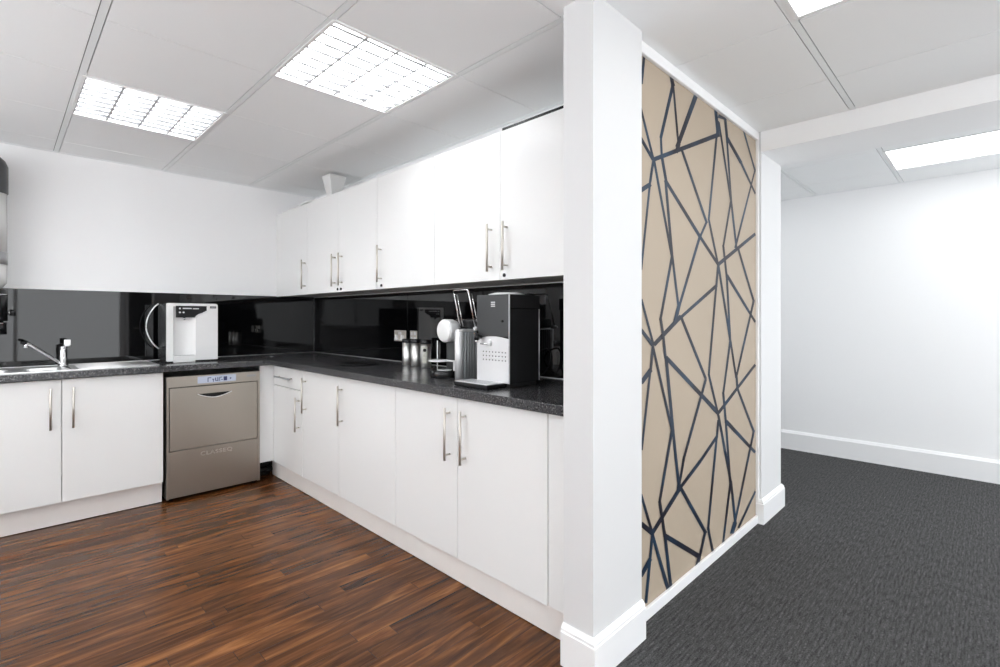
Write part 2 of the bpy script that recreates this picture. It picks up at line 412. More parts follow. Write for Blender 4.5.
mb = MB(); mb.sweep([(XL+.001, 3.8), (XL+.001, YF)][::-1], PROF, M['trim']); struct(mb, 'baseboard_left')

# outlines of the blue lines on the wallpaper, metres on the wall (x, z)
WP=[
(1.820,2.283,1.800,2.156,1.820,2.161,1.840,2.290),
(2.053,2.291,2.067,2.235,2.106,2.249,2.091,2.306),
(2.072,2.248,1.959,1.982,1.985,1.986,2.101,2.254),
(1.963,1.989,1.972,1.898,1.992,1.903,1.982,1.995),
(1.970,1.901,2.008,1.807,2.033,1.814,1.995,1.909),
(2.077,2.247,2.131,1.984,2.151,1.989,2.096,2.255),
(2.301,2.274,2.107,1.981,2.144,1.984,2.343,2.281),
(1.916,1.871,2.595,2.148,2.574,2.164,1.903,1.885),
(1.794,2.056,1.900,1.873,1.919,1.879,1.811,2.064),
(1.792,1.934,1.894,1.870,1.916,1.881,1.813,1.946),
(1.899,1.879,1.869,1.778,1.890,1.780,1.920,1.882),
(1.871,1.782,1.798,1.412,1.815,1.412,1.889,1.784),
(1.874,1.777,1.793,1.736,1.812,1.724,1.894,1.766),
(1.904,1.870,2.064,1.486,2.086,1.489,1.924,1.876),
(1.999,1.807,2.355,1.604,2.386,1.615,2.024,1.819),
(2.351,1.608,2.576,1.489,2.606,1.499,2.378,1.619),
(2.004,1.803,2.064,1.490,2.089,1.494,2.028,1.808),
(2.065,1.495,2.129,1.264,2.152,1.265,2.088,1.498),
(2.062,1.487,1.957,1.212,1.979,1.210,2.086,1.487),
(2.351,1.609,2.123,1.257,2.147,1.254,2.379,1.609),
(2.436,1.695,2.348,1.599,2.371,1.598,2.460,1.694),
(1.922,1.101,2.180,1.222,2.151,1.235,1.897,1.114),
(2.176,1.219,2.585,1.380,2.558,1.391,2.155,1.229),
(2.148,1.226,2.423,0.919,2.452,0.921,2.173,1.231),
(2.154,1.984,2.435,1.684,2.462,1.691,2.177,1.993),
(2.578,2.227,2.459,1.704,2.483,1.706,2.604,2.233),
(2.459,1.708,2.578,1.489,2.604,1.493,2.483,1.713),
(2.538,2.280,2.573,2.142,2.615,2.155,2.579,2.294),
(2.584,2.244,2.677,2.260,2.692,2.284,2.598,2.267),
(2.667,2.293,2.699,2.143,2.735,2.153,2.703,2.304),
(2.589,2.223,2.751,1.851,2.776,1.856,2.612,2.231),
(2.697,2.159,2.756,1.852,2.782,1.857,2.722,2.166),
(2.749,1.861,2.831,1.607,2.860,1.611,2.778,1.867),
(2.694,2.165,2.899,2.078,2.939,2.096,2.731,2.182),
(2.903,2.081,3.141,1.950,3.176,1.961,2.934,2.093),
(2.946,2.289,3.140,2.081,3.177,2.092,2.980,2.301),
(3.138,2.101,2.813,1.602,2.842,1.602,3.172,2.106),
(2.754,1.853,2.646,1.590,2.670,1.591,2.779,1.855),
(2.644,1.599,2.693,1.435,2.721,1.438,2.671,1.603),
(2.606,1.488,3.178,1.712,3.138,1.724,2.576,1.500),
(2.577,1.494,2.747,1.084,2.778,1.085,2.605,1.498),
(2.745,1.095,2.828,0.890,2.857,0.889,2.773,1.096),
(2.688,1.442,3.136,1.191,3.181,1.200,2.723,1.452),
(2.692,1.440,2.744,1.090,2.772,1.090,2.720,1.443),
(2.855,1.603,3.110,1.314,3.143,1.318,2.884,1.609),
(3.110,1.326,2.825,0.892,2.854,0.887,3.144,1.324),
(2.577,1.491,2.551,1.377,2.579,1.377,2.605,1.492),
(2.552,1.382,2.459,0.938,2.483,0.935,2.578,1.382),
(2.457,0.942,2.577,0.722,2.605,0.721,2.483,0.942),
(2.741,1.097,2.643,0.824,2.670,0.820,2.769,1.095),
(2.641,0.834,2.678,0.672,2.708,0.669,2.671,0.832),
(2.607,0.725,3.179,0.936,3.137,0.949,2.576,0.739),
(2.002,1.047,2.572,0.727,2.610,0.736,2.029,1.057),
(2.829,0.901,2.844,0.829,2.877,0.826,2.862,0.899),
(2.842,0.833,3.111,0.547,3.146,0.546,2.873,0.834),
(3.112,0.562,2.804,0.100,2.833,0.090,3.145,0.554),
(2.672,0.672,3.133,0.419,3.183,0.426,2.712,0.680),
(2.576,0.723,2.748,0.334,2.782,0.329,2.607,0.721),
(2.746,0.346,2.814,0.096,2.850,0.087,2.781,0.339),
(2.677,0.678,2.739,0.337,2.771,0.331,2.707,0.674),
(2.742,0.343,2.643,0.049,2.672,0.038,2.773,0.334),
(2.577,0.699,2.559,0.615,2.587,0.609,2.605,0.693),
(2.559,0.625,2.448,0.176,2.475,0.167,2.587,0.619),
(2.447,0.189,2.469,0.133,2.498,0.126,2.476,0.183),
(2.561,0.623,2.357,0.537,2.384,0.524,2.591,0.610),
(2.356,0.539,2.139,0.462,2.164,0.447,2.385,0.523),
(2.135,0.463,1.883,0.339,1.910,0.322,2.168,0.446),
(3.141,0.198,2.858,0.064,2.888,0.050,3.176,0.184),
(2.145,0.452,2.417,0.166,2.453,0.163,2.176,0.452),
(2.799,0.115,2.749,0.065,2.804,0.042,2.856,0.092),
(1.798,1.295,1.898,1.107,1.916,1.109,1.815,1.297),
(1.791,1.170,1.893,1.100,1.917,1.108,1.813,1.178),
(1.956,1.219,1.977,1.155,2.000,1.156,1.979,1.221),
(1.977,1.160,2.001,1.048,2.025,1.047,2.000,1.160),
(2.003,1.056,2.070,0.719,2.099,0.716,2.031,1.056),
(2.069,0.728,2.128,0.464,2.155,0.459,2.096,0.725),
(1.890,1.103,2.064,0.724,2.086,0.723,1.910,1.105),
(1.891,1.105,1.869,0.999,1.891,0.996,1.913,1.103),
(1.871,1.007,1.800,0.693,1.817,0.688,1.889,1.005),
(1.869,1.014,1.788,0.966,1.817,0.953,1.899,1.001),
(2.061,0.731,1.948,0.446,1.970,0.438,2.085,0.725),
(1.946,0.449,1.994,0.283,2.021,0.276,1.972,0.444),
(2.421,0.923,2.174,0.577,2.198,0.570,2.449,0.917),
(2.184,0.593,2.126,0.462,2.149,0.454,2.208,0.586),
(1.792,0.517,1.886,0.332,1.907,0.329,1.812,0.515),
(1.790,0.394,1.883,0.327,1.910,0.334,1.815,0.402),
(1.880,0.334,2.021,0.032,2.048,0.025,1.905,0.330),
(1.993,0.292,2.047,0.036,2.075,0.026,2.020,0.285),
(1.995,0.280,2.356,0.064,2.386,0.074,2.019,0.291),
(2.346,0.093,2.312,0.038,2.338,0.026,2.373,0.081),
(1.886,0.335,1.866,0.230,1.887,0.222,1.908,0.327),
(1.865,0.239,1.831,0.068,1.854,0.058,1.888,0.230),
(1.865,0.240,1.788,0.197,1.816,0.179,1.895,0.222),
(2.414,0.182,2.333,0.054,2.362,0.042,2.444,0.170),
(2.464,0.145,2.507,0.036,2.534,0.029,2.491,0.138),
(2.124,1.279,2.084,1.204,2.118,1.200,2.159,1.276),
(2.123,1.998,2.094,1.951,2.128,1.954,2.157,2.002),
(2.124,0.480,2.113,0.447,2.148,0.436,2.159,0.470)
]

mb = MB(); mb.box(1.731, 3.163, 1.0, 1.0025, .047, H-.047, M['beige'])
for n_, q in enumerate(WP):
    P = [(q[k], q[k+1]) for k in range(0, 8, 2)]
    P = [(min(max(x, 1.733), 3.163), min(max(z, .048), H-.048)) for x, z in P]
    mb.quad([(x, .9995-.00002*n_, z) for x, z in P], M['blue'])
mb.build('wallpaper', label='beige wallpaper panel with crossing dark blue lines between white pillar and corridor', cat='wallpaper')

# ------------------------------------------------------------------ ceiling lights
def louvre_light(cx, cy, label):
    t = thing('louvred_ceiling_light', (cx, cy, H), label, 'ceiling light')
    h = .2985
    mb = MB()
    for a, b, c, e in ((-h, -h+.012, -h, h), (h-.012, h, -h, h), (-h+.012, h-.012, -h, -h+.012), (-h+.012, h-.012, h-.012, h)):
        mb.box(cx+a, cx+b, cy+c, cy+e, H-.004, H+.004, M['frame'])
    mb.build('frame', t)
    mb = MB(); i = h-.004
    for a, b, c, e in ((-i, -i+.004, -i, i), (i-.004, i, -i, i), (-i, i, -i, -i+.004), (-i, i, i-.004, i)):
        mb.box(cx+a, cx+b, cy+c, cy+e, H+.004, H+.085, M['housing'])
    mb.box(cx-i, cx+i, cy-i, cy+i, H+.085, H+.09, M['housing'])
    mb.build('housing', t)
    for k in range(4):
        x = cx-.2145+.143*k
        mb = MB(); mb.cyl((x, cy-.275, H+.046), (x, cy+.275, H+.046), .013, M['emit'], n=12)
        mb.build('tube', t)
    mb = MB()
    def blade(x0, y0, x1, y1, wt, wb, z0, z1):
        dx, dy = x1-x0, y1-y0; L = math.hypot(dx, dy); nx, ny = -dy/L, dx/L
        pr = [(-wt/2, z1), (-wb/2, z0), (wb/2, z0), (wt/2, z1)]
        b2 = bmesh.new(); A = [b2.verts.new((x0+nx*o, y0+ny*o, z)) for o, z in pr]; B = [b2.verts.new((x1+nx*o, y1+ny*o, z)) for o, z in pr]
        b2.faces.new(A); b2.faces.new(B[::-1])
        for q in range(4): b2.faces.new((A[q], B[q], B[(q+1) % 4], A[(q+1) % 4]))
        bmesh.ops.recalc_face_normals(b2, faces=b2.faces[:]); mb.add(b2, M['reflector'])
        mb.box(min(x0, x1)-(wb/2 if dx == 0 else 0), max(x0, x1)+(wb/2 if dx == 0 else 0), min(y0, y1)-(wb/2 if dy == 0 else 0), max(y0, y1)+(wb/2 if dy == 0 else 0), z0-.001, z0-.0002, M['blade'])
    for k in range(5):
        x = cx-.286+.143*k
        blade(x, cy-.286, x, cy+.286, .016, .010, H+.002, H+.026)
    for k in range(8):
        y = cy-.25+.0714*k
        blade(cx-.286, y, cx+.286, y, .016, .013, H+.0045, H+.024)
    mb.build('louvre', t)
def flat_light(cx, cy, label, name='flat_ceiling_light'):
    t = thing(name, (cx, cy, H), label, 'ceiling light')
    mb = MB(); h = .2985
    for a, b, c, e in ((-h, -h+.02, -h, h), (h-.02, h, -h, h), (-h+.02, h-.02, -h, -h+.02), (-h+.02, h-.02, h-.02, h)):
        mb.box(cx+a, cx+b, cy+c, cy+e, H-.003, H+.012, M['frame'], .001)
    mb.build('frame', t)
    mb = MB(); mb.box(cx-h+.02, cx+h-.02, cy-h+.02, cy+h-.02, H+.002, H+.008, M['panel']); mb.build('diffuser', t)
LL = ['louvred square ceiling light glowing white near the sink wall, left of the open-cell one',
      'louvred square ceiling light with bright open cells nearest the wall cabinets',
      'added unseen louvred ceiling light over the kitchen floor, left of the camera', 
      'added unseen louvred ceiling light behind the camera on the left', 'added unseen louvred ceiling light behind the camera near the front wall',
      'added unseen louvred ceiling light in the left corner by the sink wall']
for (x, y), l in zip(LOUVRE, LL): louvre_light(x, y, l)
for (x, y), l in zip(FLAT, ['flat white ceiling light at the top edge right of the pillar', 'added unseen flat white ceiling light behind the camera over the carpet', 'added unseen flat white ceiling light behind the camera beside the bulkhead']): flat_light(x, y, l)
for (x, y), l in zip(FLAT2, ['flat white ceiling light beyond the bulkhead, nearest the corridor mouth', 'flat white ceiling light beyond the bulkhead, nearer the camera along the far wall', 'added unseen flat white ceiling light at the front end of the corridor', 'added unseen flat white ceiling light deep in the corridor behind the nib wall']): flat_light(x, y, l)

# ------------------------------------------------------------------ cabinets
DX = 1.462      # door plane of the right run
def bar_handle_x(mb, X, y, z0, z1):
    """vertical bar handle on a door facing -X"""
    mb.cyl((X-.032, y, z0), (X-.032, y, z1), .006, M['nickel'], n=16)
    for z in (z0+.025, z1-.025): mb.cyl((X-.032, y, z), (X, y, z), .0045, M['nickel'], n=12)
def door_x(root, X, y0, y1, z0, z1, name='door', label=None):
    mb = MB(); mb.box(X, X+.018, y0+.0015, y1-.0015, z0, z1, M['door'], .0012); return mb.build(name, root, label)
def lock_x(parent, X, y, z, plate=False):
    mb = MB()
    if plate: mb.box(X-.002, X, y-.014, y+.014, z-.018, z+.018, M['silverp'], .0008)
    mb.cyl((X, y, z), (X-.006, y, z), .009, M['black'], n=16); mb.build('lock', parent)
def base_unit(y0, y1, doors, label, drawer=False):
    t = thing('base_cabinet', (1.75, (y0+y1)/2, .125), label, 'cabinet', 'white base cabinets')
    mb = MB(); mb.box(DX+.019, 2.025, y0+.001, y1-.001, .126, .862, M['carcass']); mb.build('carcass', t)
    for a, b, hy, z0, z1, h0, h1 in doors:
        d = door_x(t, DX, a, b, z0, z1)
        mb = MB(); bar_handle_x(mb, DX, hy, h0, h1); mb.build('handle', d)
    if drawer:
        d = door_x(t, DX, y0, y1, .718, .86, 'drawer')
        mb = MB(); ya, yb = 3.515, 3.79; z = .785
        mb.cyl((DX-.03, ya, z), (DX-.03, yb, z), .006, M['greyp'], n=16)
        for y in (ya+.03, yb-.03): mb.cyl((DX-.03, y, z), (DX, y, z), .0045, M['nickel'], n=12)
        mb.build('handle', d)
    return t
base_unit(1.20, 2.231, [(1.20, 1.727, 1.672, .126, .86, .568, .806), (1.727, 2.231, 1.781, .126, .86, .567, .808)], 'white two-door base cabinet under the coffee machines, nearest the pillar')
base_unit(2.231, 2.85, [(2.231, 2.85, 2.804, .126, .86, .568, .809)], 'white single-door base cabinet next to the two-door one below the canisters')
base_unit(2.85, 3.37, [(2.85, 3.37, 3.311, .126, .86, .575, .812)], 'white single-door base cabinet beside the unit with a drawer')
base_unit(3.37, 3.885, [(3.37, 3.885, 3.42, .126, .712, .432, .668)], 'white base cabinet with a top drawer, in the corner by the dishwasher', True)
mb = MB(); mb.box(DX+.004, 1.50, 1.09, 1.198, .126, .862, M['door'], .001)
mb.build('filler_panel', label='narrow white filler panel between base cabinet and pillar', cat='panel')
mb = MB(); mb.box(1.364, DX+.017, 3.888, 3.905, .135, .864, M['door'], .001)
mb.build('filler_panel', label='narrow white corner panel right of the dishwasher', cat='panel')
mb = MB(); mb.box(1.488, 1.503, 1.09, 3.98, .004, .125, M['plinth'], .001)
mb.build('plinth', label='long off-white plinth under the right run of base cabinets', cat='plinth')
mb = MB(); mb.box(XL+.002, .752, 3.903, 3.918, .004, .138, M['plinth'], .001)
mb.build('plinth', label='off-white plinth under the sink cabinet', cat='plinth')
mb = MB(); mb.box(1.345, 1.487, 4.02, 4.035, .001, .13, M['black'], .001); mb.cyl((1.345, 3.99, .05), (1.487, 3.99, .05), .022, M['black'])  # black sheet stands for the shade in an open recess without plinth
mb.build('recess_shade_pipe', label='black sheet painting the shade of an open recess, with pipe, in the corner beside the dishwasher', cat='plinth')

DYF = 3.86
def bar_handle_y(mb, Y, x, z0, z1):
    mb.cyl((x, Y-.032, z0), (x, Y-.032, z1), .006, M['nickel'], n=16)
    for z in (z0+.025, z1-.025): mb.cyl((x, Y-.032, z), (x, Y, z), .0045, M['nickel'], n=12)
def sink_unit(x0, xm, x1, label):
    t = thing('base_cabinet', ((x0+x1)/2, 4.14, .14), label, 'cabinet', 'white base cabinets')
    mb = MB(); mb.box(x0+.001, x0+.019, DYF+.019, 4.415, .147, .862, M['carcass']); mb.box(x1-.019, x1-.001, DYF+.019, 4.415, .147, .862, M['carcass'])
    mb.box(x0+.019, x1-.019, DYF+.019, 4.415, .147, .165, M['carcass']); mb.build('carcass', t)
    for a, b, hx in ((x0, xm, xm-.050), (xm, x1, xm+.050)):
        mb = MB(); mb.box(a+.0015, b-.0015, DYF, DYF+.018, .143, .86, M['door'], .0012); d = mb.build('door', t)
        mb = MB(); bar_handle_y(mb, DYF, hx, .575, .813); mb.build('handle', d)
sink_unit(-.252, .252, .752, 'white two-door base cabinet under the sink, left of the dishwasher')
sink_unit(-1.297, -.776, -.254, 'white two-door base cabinet left of the sink cabinet by the left wall')

# wall cabinets
UX, U0, U1 = 1.686, 1.402, 2.113
def wall_unit(y0, y1, doors, label, locks=()):
    t = thing('wall_cabinet', (1.86, (y0+y1)/2, U0), label, 'cabinet', 'white wall cabinets')
    mb = MB(); mb.box(UX+.019, 2.028, y0+.0005, y1-.0005, U0+.004, U1-.004, M['carcass'], .001); mb.build('carcass', t)
    ds = []
    for a, b, hy in doors:
        d = door_x(t, UX, a, b, U0, U1); ds.append(d)
        mb = MB(); bar_handle_x(mb, UX, hy, 1.444, 1.674); mb.build('handle', d)
    for k, y, pl in locks: lock_x(ds[k], UX, y, 1.423, pl)
wall_unit(3.79, 4.418, [(3.79, 4.418, 3.833)], 'white single-door wall cabinet in the far corner')
wall_unit(2.78, 3.79, [(3.285, 3.79, 3.335), (2.78, 3.285, 3.235)], 'white two-door wall cabinet next to the corner one, with paired handles', [(0, 3.30, False), (1, 3.25, False)])
wall_unit(2.19, 2.78, [(2.19, 2.78, 2.729)], 'white single-door wall cabinet in the middle of the row, handle and lock at its left', [(0, 2.725, False)])
wall_unit(1.105, 2.19, [(1.677, 2.19, 1.735), (1.105, 1.677, 1.63)], 'white two-door wall cabinet nearest the pillar above the coffee machines', [(1, 1.645, True)])
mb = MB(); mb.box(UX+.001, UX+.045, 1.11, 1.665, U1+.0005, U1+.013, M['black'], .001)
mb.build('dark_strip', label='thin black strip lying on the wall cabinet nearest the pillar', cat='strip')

# ------------------------------------------------------------------ worktop, splashback, sink, tap
mb = MB()
mb.prism([(XL+.001, 3.83), (1.42, 3.83), (1.42, 1.088), (2.028, 1.088), (2.028, 4.418), (XL+.001, 4.418)], .866, WT, M['worktop'], 'Z', .0025)
wo = mb.build('worktop')
cut = MB(); cut.box(-.45, .30, 3.96, 4.20, .85, .95, M['worktop']); co = cut.build('cutter')
bo = wo.modifiers.new('b', 'BOOLEAN'); bo.object = co; bo.operation = 'DIFFERENCE'; bo.solver = 'EXACT'
dg = bpy.context.evaluated_depsgraph_get(); dg.update(); nm = bpy.data.meshes.new_from_object(wo.evaluated_get(dg))
wo.modifiers.clear(); wo.data = nm; bpy.data.objects.remove(co)
wo['label'] = 'L-shaped dark speckled worktop running along both kitchen walls'; wo['category'] = 'worktop'

mb = MB(); mb.box(XL+.002, 2.0205, 4.4115, 4.4185, WT+.001, 1.406, M['glass'], .0008)
sp = mb.build('splashback', label='glossy black glass splashback behind sink and water boiler', cat='splashback')
mb = MB(); mb.tube([(XL+.01, 4.410, WT+.0025), (2.018, 4.410, WT+.0025)], .0022, M['silverp'], 8); mb.build('sealant_bead', sp, 'thin pale sealant bead')
mb = MB(); mb.box(2.0215, 2.0285, 1.087, 2.93, WT+.001, 1.40, M['glass'], .0008); mb.box(2.0215, 2.0285, 2.932, 4.4112, WT+.001, 1.40, M['glass'], .0008)
sp = mb.build('splashback', label='glossy black glass splashback under the wall cabinets behind the coffee machines', cat='splashback')
mb = MB(); mb.tube([(2.02, 4.405, WT+.0025), (2.02, 1.1, WT+.0025)], .0022, M['silverp'], 8); mb.build('sealant_bead', sp, 'thin pale sealant bead')
mb = MB(); mb.box(1.425, 2.02, 1.0865, 1.093, WT+.001, 1.40, M['glass'], .0008)
mb.build('splashback', label='narrow black splashback on the back of the pillar wall', cat='splashback')

# sink
t = thing('kitchen_sink', (.13, 4.13, WT), 'stainless steel inset sink with ridged drainer in the left worktop', 'sink')
def rrect(x0, x1, y0, y1, r, n=6):
    P = []
    for cx, cy, a in ((x1-r, y0+r, -90), (x1-r, y1-r, 0), (x0+r, y1-r, 90), (x0+r, y0+r, 180)):
        for k in range(n+1):
            q = math.radians(a+90*k/n); P.append((cx+r*math.cos(q), cy+r*math.sin(q)))
    return P
zt = WT+.004
def ring_plate(mb, outer, holes_pairs):
    pass
mb = MB()
# deck pieces around the two bowls, right end rounded
mb.prism([p for p in rrect(.265, .745, 3.895, 4.365, .045) if p[0] > .3] + [(.265, 4.365), (.265, 3.895)], WT+.0006, zt, M['sink'])
mb.box(-.47, .265, 3.895, 3.975, WT+.0006, zt, M['sink']); mb.box(-.47, .265, 4.185, 4.365, WT+.0006, zt, M['sink'])
mb.box(-.47, -.435, 3.975, 4.185, WT+.0006, zt, M['sink']); mb.box(.03, .10, 3.975, 4.185, WT+.0006, zt, M['sink'])
mb.tube([(-.47, 3.899, zt), (.70, 3.899, zt), (.732, 3.91, zt), (.741, 3.94, zt), (.741, 4.32, zt), (.732, 4.35, zt), (.70, 4.361, zt), (-.47, 4.361, zt)], .0035, M['sink'], 8)
for k in range(9):
    y = 3.97+.04*k; mb.tube([(.34, y, zt+.0005), (.70, y, zt+.0005)], .004, M['sink'], 8)
mb.build('drainer', t)
for x0, x1, dp in ((-.435, .03, .15), (.10, .265, .09)):
    mb = MB(); b2 = bmesh.new(); rings = []
    for ins, z in ((0, zt-.001), (.006, zt-.008), (.014, zt-dp*.7), (.035, zt-dp), (.07, zt-dp-.003)):
        rings.append([b2.verts.new((x, y, z)) for x, y in rrect(x0+ins, x1-ins, 3.975+ins, 4.185-ins, .03-ins*.15)])
    for A, B in zip(rings, rings[1:]):
        for k in range(len(A)): b2.faces.new((A[k], A[(k+1) % len(A)], B[(k+1) % len(A)], B[k])).smooth = True
    b2.faces.new(rings[-1]); bmesh.ops.recalc_face_normals(b2, faces=b2.faces[:]); mb.add(b2, M['sink']); mb.build('bowl', t)
# tap
TX = .286
t = thing('mixer_tap', (TX, 4.27, zt), 'chrome single-lever mixer tap with long spout rising from the sink', 'tap')
c = (TX, 4.27, zt)
mb = MB(); mb.lathe(c, [(.028, 0.0005), (.028, .006), (.021, .012), (.0205, .104), (.019, .112), (0, .113)], M['chrome'], 28); mb.build('body', t)
mb = MB(); mb.tube([(TX-.012, 4.262, .925), (.248, 4.235, .951), (.185, 4.18, 1.005), (.128, 4.135, 1.055), (.110, 4.125, 1.064), (.097, 4.118, 1.067)], .0085, M['chrome'], 14)
mb.cyl((.107, 4.123, 1.062), (.107, 4.123, 1.040), .011, M['chrome'], n=20); mb.cyl((.107, 4.123, 1.064), (.088, 4.113, 1.072), .011, M['black'], r2=.008, n=18); mb.build('spout', t)
mb = MB(); mb.lathe((TX, 4.27, zt+.113), [(.019, 0), (.021, .005), (.018, .014), (.0, .018)], M['chrome'], 24)
mb.tube([(TX, 4.27, zt+.123), (TX+.013, 4.262, zt+.129), (TX+.034, 4.25, zt+.134)], .006, M['chrome'], 10)
mb.box(TX+.002, TX+.036, 4.246, 4.252, zt+.132, zt+.170, M['silverp'], .003); mb.build('lever', t)

# ------------------------------------------------------------------ dishwasher
x0, x1, yf = .766, 1.345, 3.842
BD = yf+.045
t = thing('undercounter_dishwasher', ((x0+x1)/2, 4.1, 0), 'brushed stainless steel undercounter dishwasher with curved handle recess', 'dishwasher')
mb = MB(); mb.box(x0, x1, yf+.021, yf+.03, .022, .828, M['dark']); mb.box(x0, x1, yf+.03, 4.39, .022, .828, M['steel'], .002)
mb.box(x0, x0+.013, yf, yf+.02, .022, .828, M['steel'], .001); mb.box(x1-.013, x1+.004, yf, yf+.02, .022, .828, M['steel'], .001); mb.build('body', t)
mb = MB(); mb.box(x0+.013, x1-.013, yf+.001, yf+.02, .757, .827, M['steel'], .001); cp = mb.build('control_panel', t)
mb = MB(); mb.box(.945, 1.185, yf-.0005, yf+.001, .772, .818, M['lcd'])
for k, (a, b, c_, d_) in enumerate(((1.005, 1.010, .778, .806), (1.005, 1.028, .803, .808), (1.033, 1.047, .792, .797), (1.038, 1.043, .776, .797), (1.052, 1.058, .782, .804), (1.058, 1.073, .780, .785), (1.066, 1.072, .785, .806), (1.078, 1.096, .802, .807), (1.078, 1.083, .779, .802), (1.09, 1.1, .785, .79), (1.105, 1.128, .779, .808), (1.143, 1.157, .791, .795), (1.148, 1.152, .786, .80))):
    mb.box(a, b, yf-.001, yf-.0003, c_, d_, M['ink'])
mb.build('display', cp)
mb = MB(); mb.box(1.258, 1.32, yf-.0004, yf+.001, .792, .806, M['greyp']); mb.build('badge', cp)
# door with the crescent scoop
mb = MB(); dx0, dx1, dz0, dz1 = x0+.018, x1-.017, .338, .752
sc0, sc1, szt, sd = .945, 1.158, .700, .029
up = [(sc0+(sc1-sc0)*k/16, szt) for k in range(17)]
lo = [(sc0+(sc1-sc0)*k/16, szt-.0005-sd*math.sin(PI*k/16)) for k in range(17)]
def slabXZ(poly, y_a, y_b, m): mb.prism(poly, y_a, y_b, m, 'Y')
slabXZ([(dx0, szt), (sc0, szt), (sc0, szt), (sc1, szt), (dx1, szt), (dx1, dz1), (dx0, dz1)][0:2]+[(sc1, szt), (dx1, szt), (dx1, dz1), (dx0, dz1)], yf+.001, yf+.02, M['steel'])
slabXZ([(dx0, dz0), (dx1, dz0), (dx1, szt), (sc1, szt)]+lo[::-1][1:-1]+[(sc0, szt), (dx0, szt)], yf+.001, yf+.02, M['steel'])
dr = mb.build('door', t)
mb = MB()
mb.tube([(a, yf-.0005, z) for a, z in lo], .0026, M['silverp'], 8); mb.build('handle_lip', dr)
mb = MB(); mb.box(sc0-.01, sc1+.01, yf+.0195, yf+.0208, szt-sd-.005, szt+.004, M['dark']); mb.build('handle_recess', dr)
mb = MB(); mb.box(x0+.014, x1-.014, yf+.001, yf+.02, .026, .334, M['steel'], .001); lp = mb.build('lower_panel', t)
text_mesh('CLASSEQ', .036, .001, 'lettering', M['nickel'], lp, (1.062, yf, .290), (PI/2, 0, 0), 1.22, outline=.0011)
for x in (x0+.03, x1-.03):
    mb = MB(); mb.cyl((x, yf+.05, .001), (x, yf+.05, .023), .016, M['black']); mb.build('foot', t)
# ------------------------------------------------------------------ water boiler
bx0, bx1, bf = .808, 1.124, 4.04
t = thing('water_boiler', (.966, 4.18, WT), 'white and black countertop water boiler with tall dispensing bay, in front of the left splashback', 'water boiler')
mb = MB(); mb.box(bx0+.003, bx1-.003, bf+.028, 4.335, WT+.012, 1.318, M['black'], .004); mb.build('casing', t)
mb = MB(); mb.box(bx0+.01, bx1-.01, bf+.01, 4.32, WT+.001, WT+.012, M['blackmatt']); mb.build('base', t)
def rtop(x0, x1, z0, z1, r, left=True, rightr=True, n=6):
    P = [(x0, z0), (x1, z0)]
    P += [(x1-r+r*math.sin(PI/2*(1-k/n)), z1-r+r*math.cos(PI/2*(1-k/n))) for k in range(n+1)] if rightr else [(x1, z1)]
    P += [(x0+.006, z1), (x0, z1-.006)] if left else [(x0, z1)]
    return P
mb = MB()
mb.prism(rtop(bx0, .845, WT+.012, 1.322, .01, rightr=False), bf, bf+.03, M['whitep'], 'Y', .0015)
mb.prism(rtop(.9805, bx1, WT+.012, 1.322, .016, left=False), bf, bf+.03, M['whitep'], 'Y', .0015)
mb.box(.845, .9805, bf+.0005, bf+.03, 1.302, 1.322, M['whitep'])
mb.build('front_shell', t)
mb = MB(); n = 14
pr = [(.845+.1355*k/n, bf+.006+.018*math.sin(PI*k/n)**.7) for k in range(n+1)]
for (xa, ya), (xb, yb) in zip(pr, pr[1:]): mb.quad([(xa, ya, WT+.014), (xb, yb, WT+.014), (xb, yb, 1.302), (xa, ya, 1.302)], M['whitep'])
for f in mb.bm.faces: f.smooth = True
mb.build('dispensing_bay', t)
mb = MB(); mb.prism([(.860, 1.222), (.975, 1.222), (.981, 1.234), (.996, 1.246), (1.022, 1.256), (1.050, 1.272), (1.050, 1.304), (.860, 1.304)], bf-.006, bf+.004, M['black'], 'Y', .001)
cp = mb.build('control_panel', t)
for px_, pz_ in ((.883, 1.285), (.883, 1.258), (.905, 1.258)):
    mb = MB(); mb.cyl((px_, bf-.006, pz_), (px_, bf-.010, pz_), .006, M['silverp'], n=14); mb.build('button', cp)
mb = MB(); mb.box(.90, .955, bf-.0068, bf-.0058, 1.282, 1.290, M['silverp']); mb.box(.962, 1.0, bf-.0068, bf-.0058, 1.281, 1.288, M['silverp']); mb.build('legend', cp)
mb = MB(); mb.box(1.072, 1.112, bf-.0012, bf+.001, 1.288, 1.303, M['black']); mb.box(1.076, 1.108, bf-.0018, bf-.001, 1.293, 1.298, M['greyp']); mb.build('badge', t)
mb = MB(); mb.cyl((.912, bf+.008, 1.222), (.912, bf+.008, 1.205), .008, M['chrome'], n=16); mb.build('spout', t)
mb = MB(); mb.box(.846, .980, bf-.004, bf+.018, WT+.001, .955, M['whitep'], .004); mb.box(.852, .974, bf-.001, bf+.016, .9555, .957, M['greyp']); mb.build('drip_tray', t)
mb = MB()
pts = []
for k in range(17):
    a = k/16; z = 1.322-.325*a; pts.append((.806-.072*math.sin(PI*a)**.8 if 0 < a < 1 else .808, 4.30, z))
mb.tube(pts, .0045, M['silverp'], 10)
mb.build('water_hose', label='silver curved hose arching at the left side of the water boiler', cat='hose')

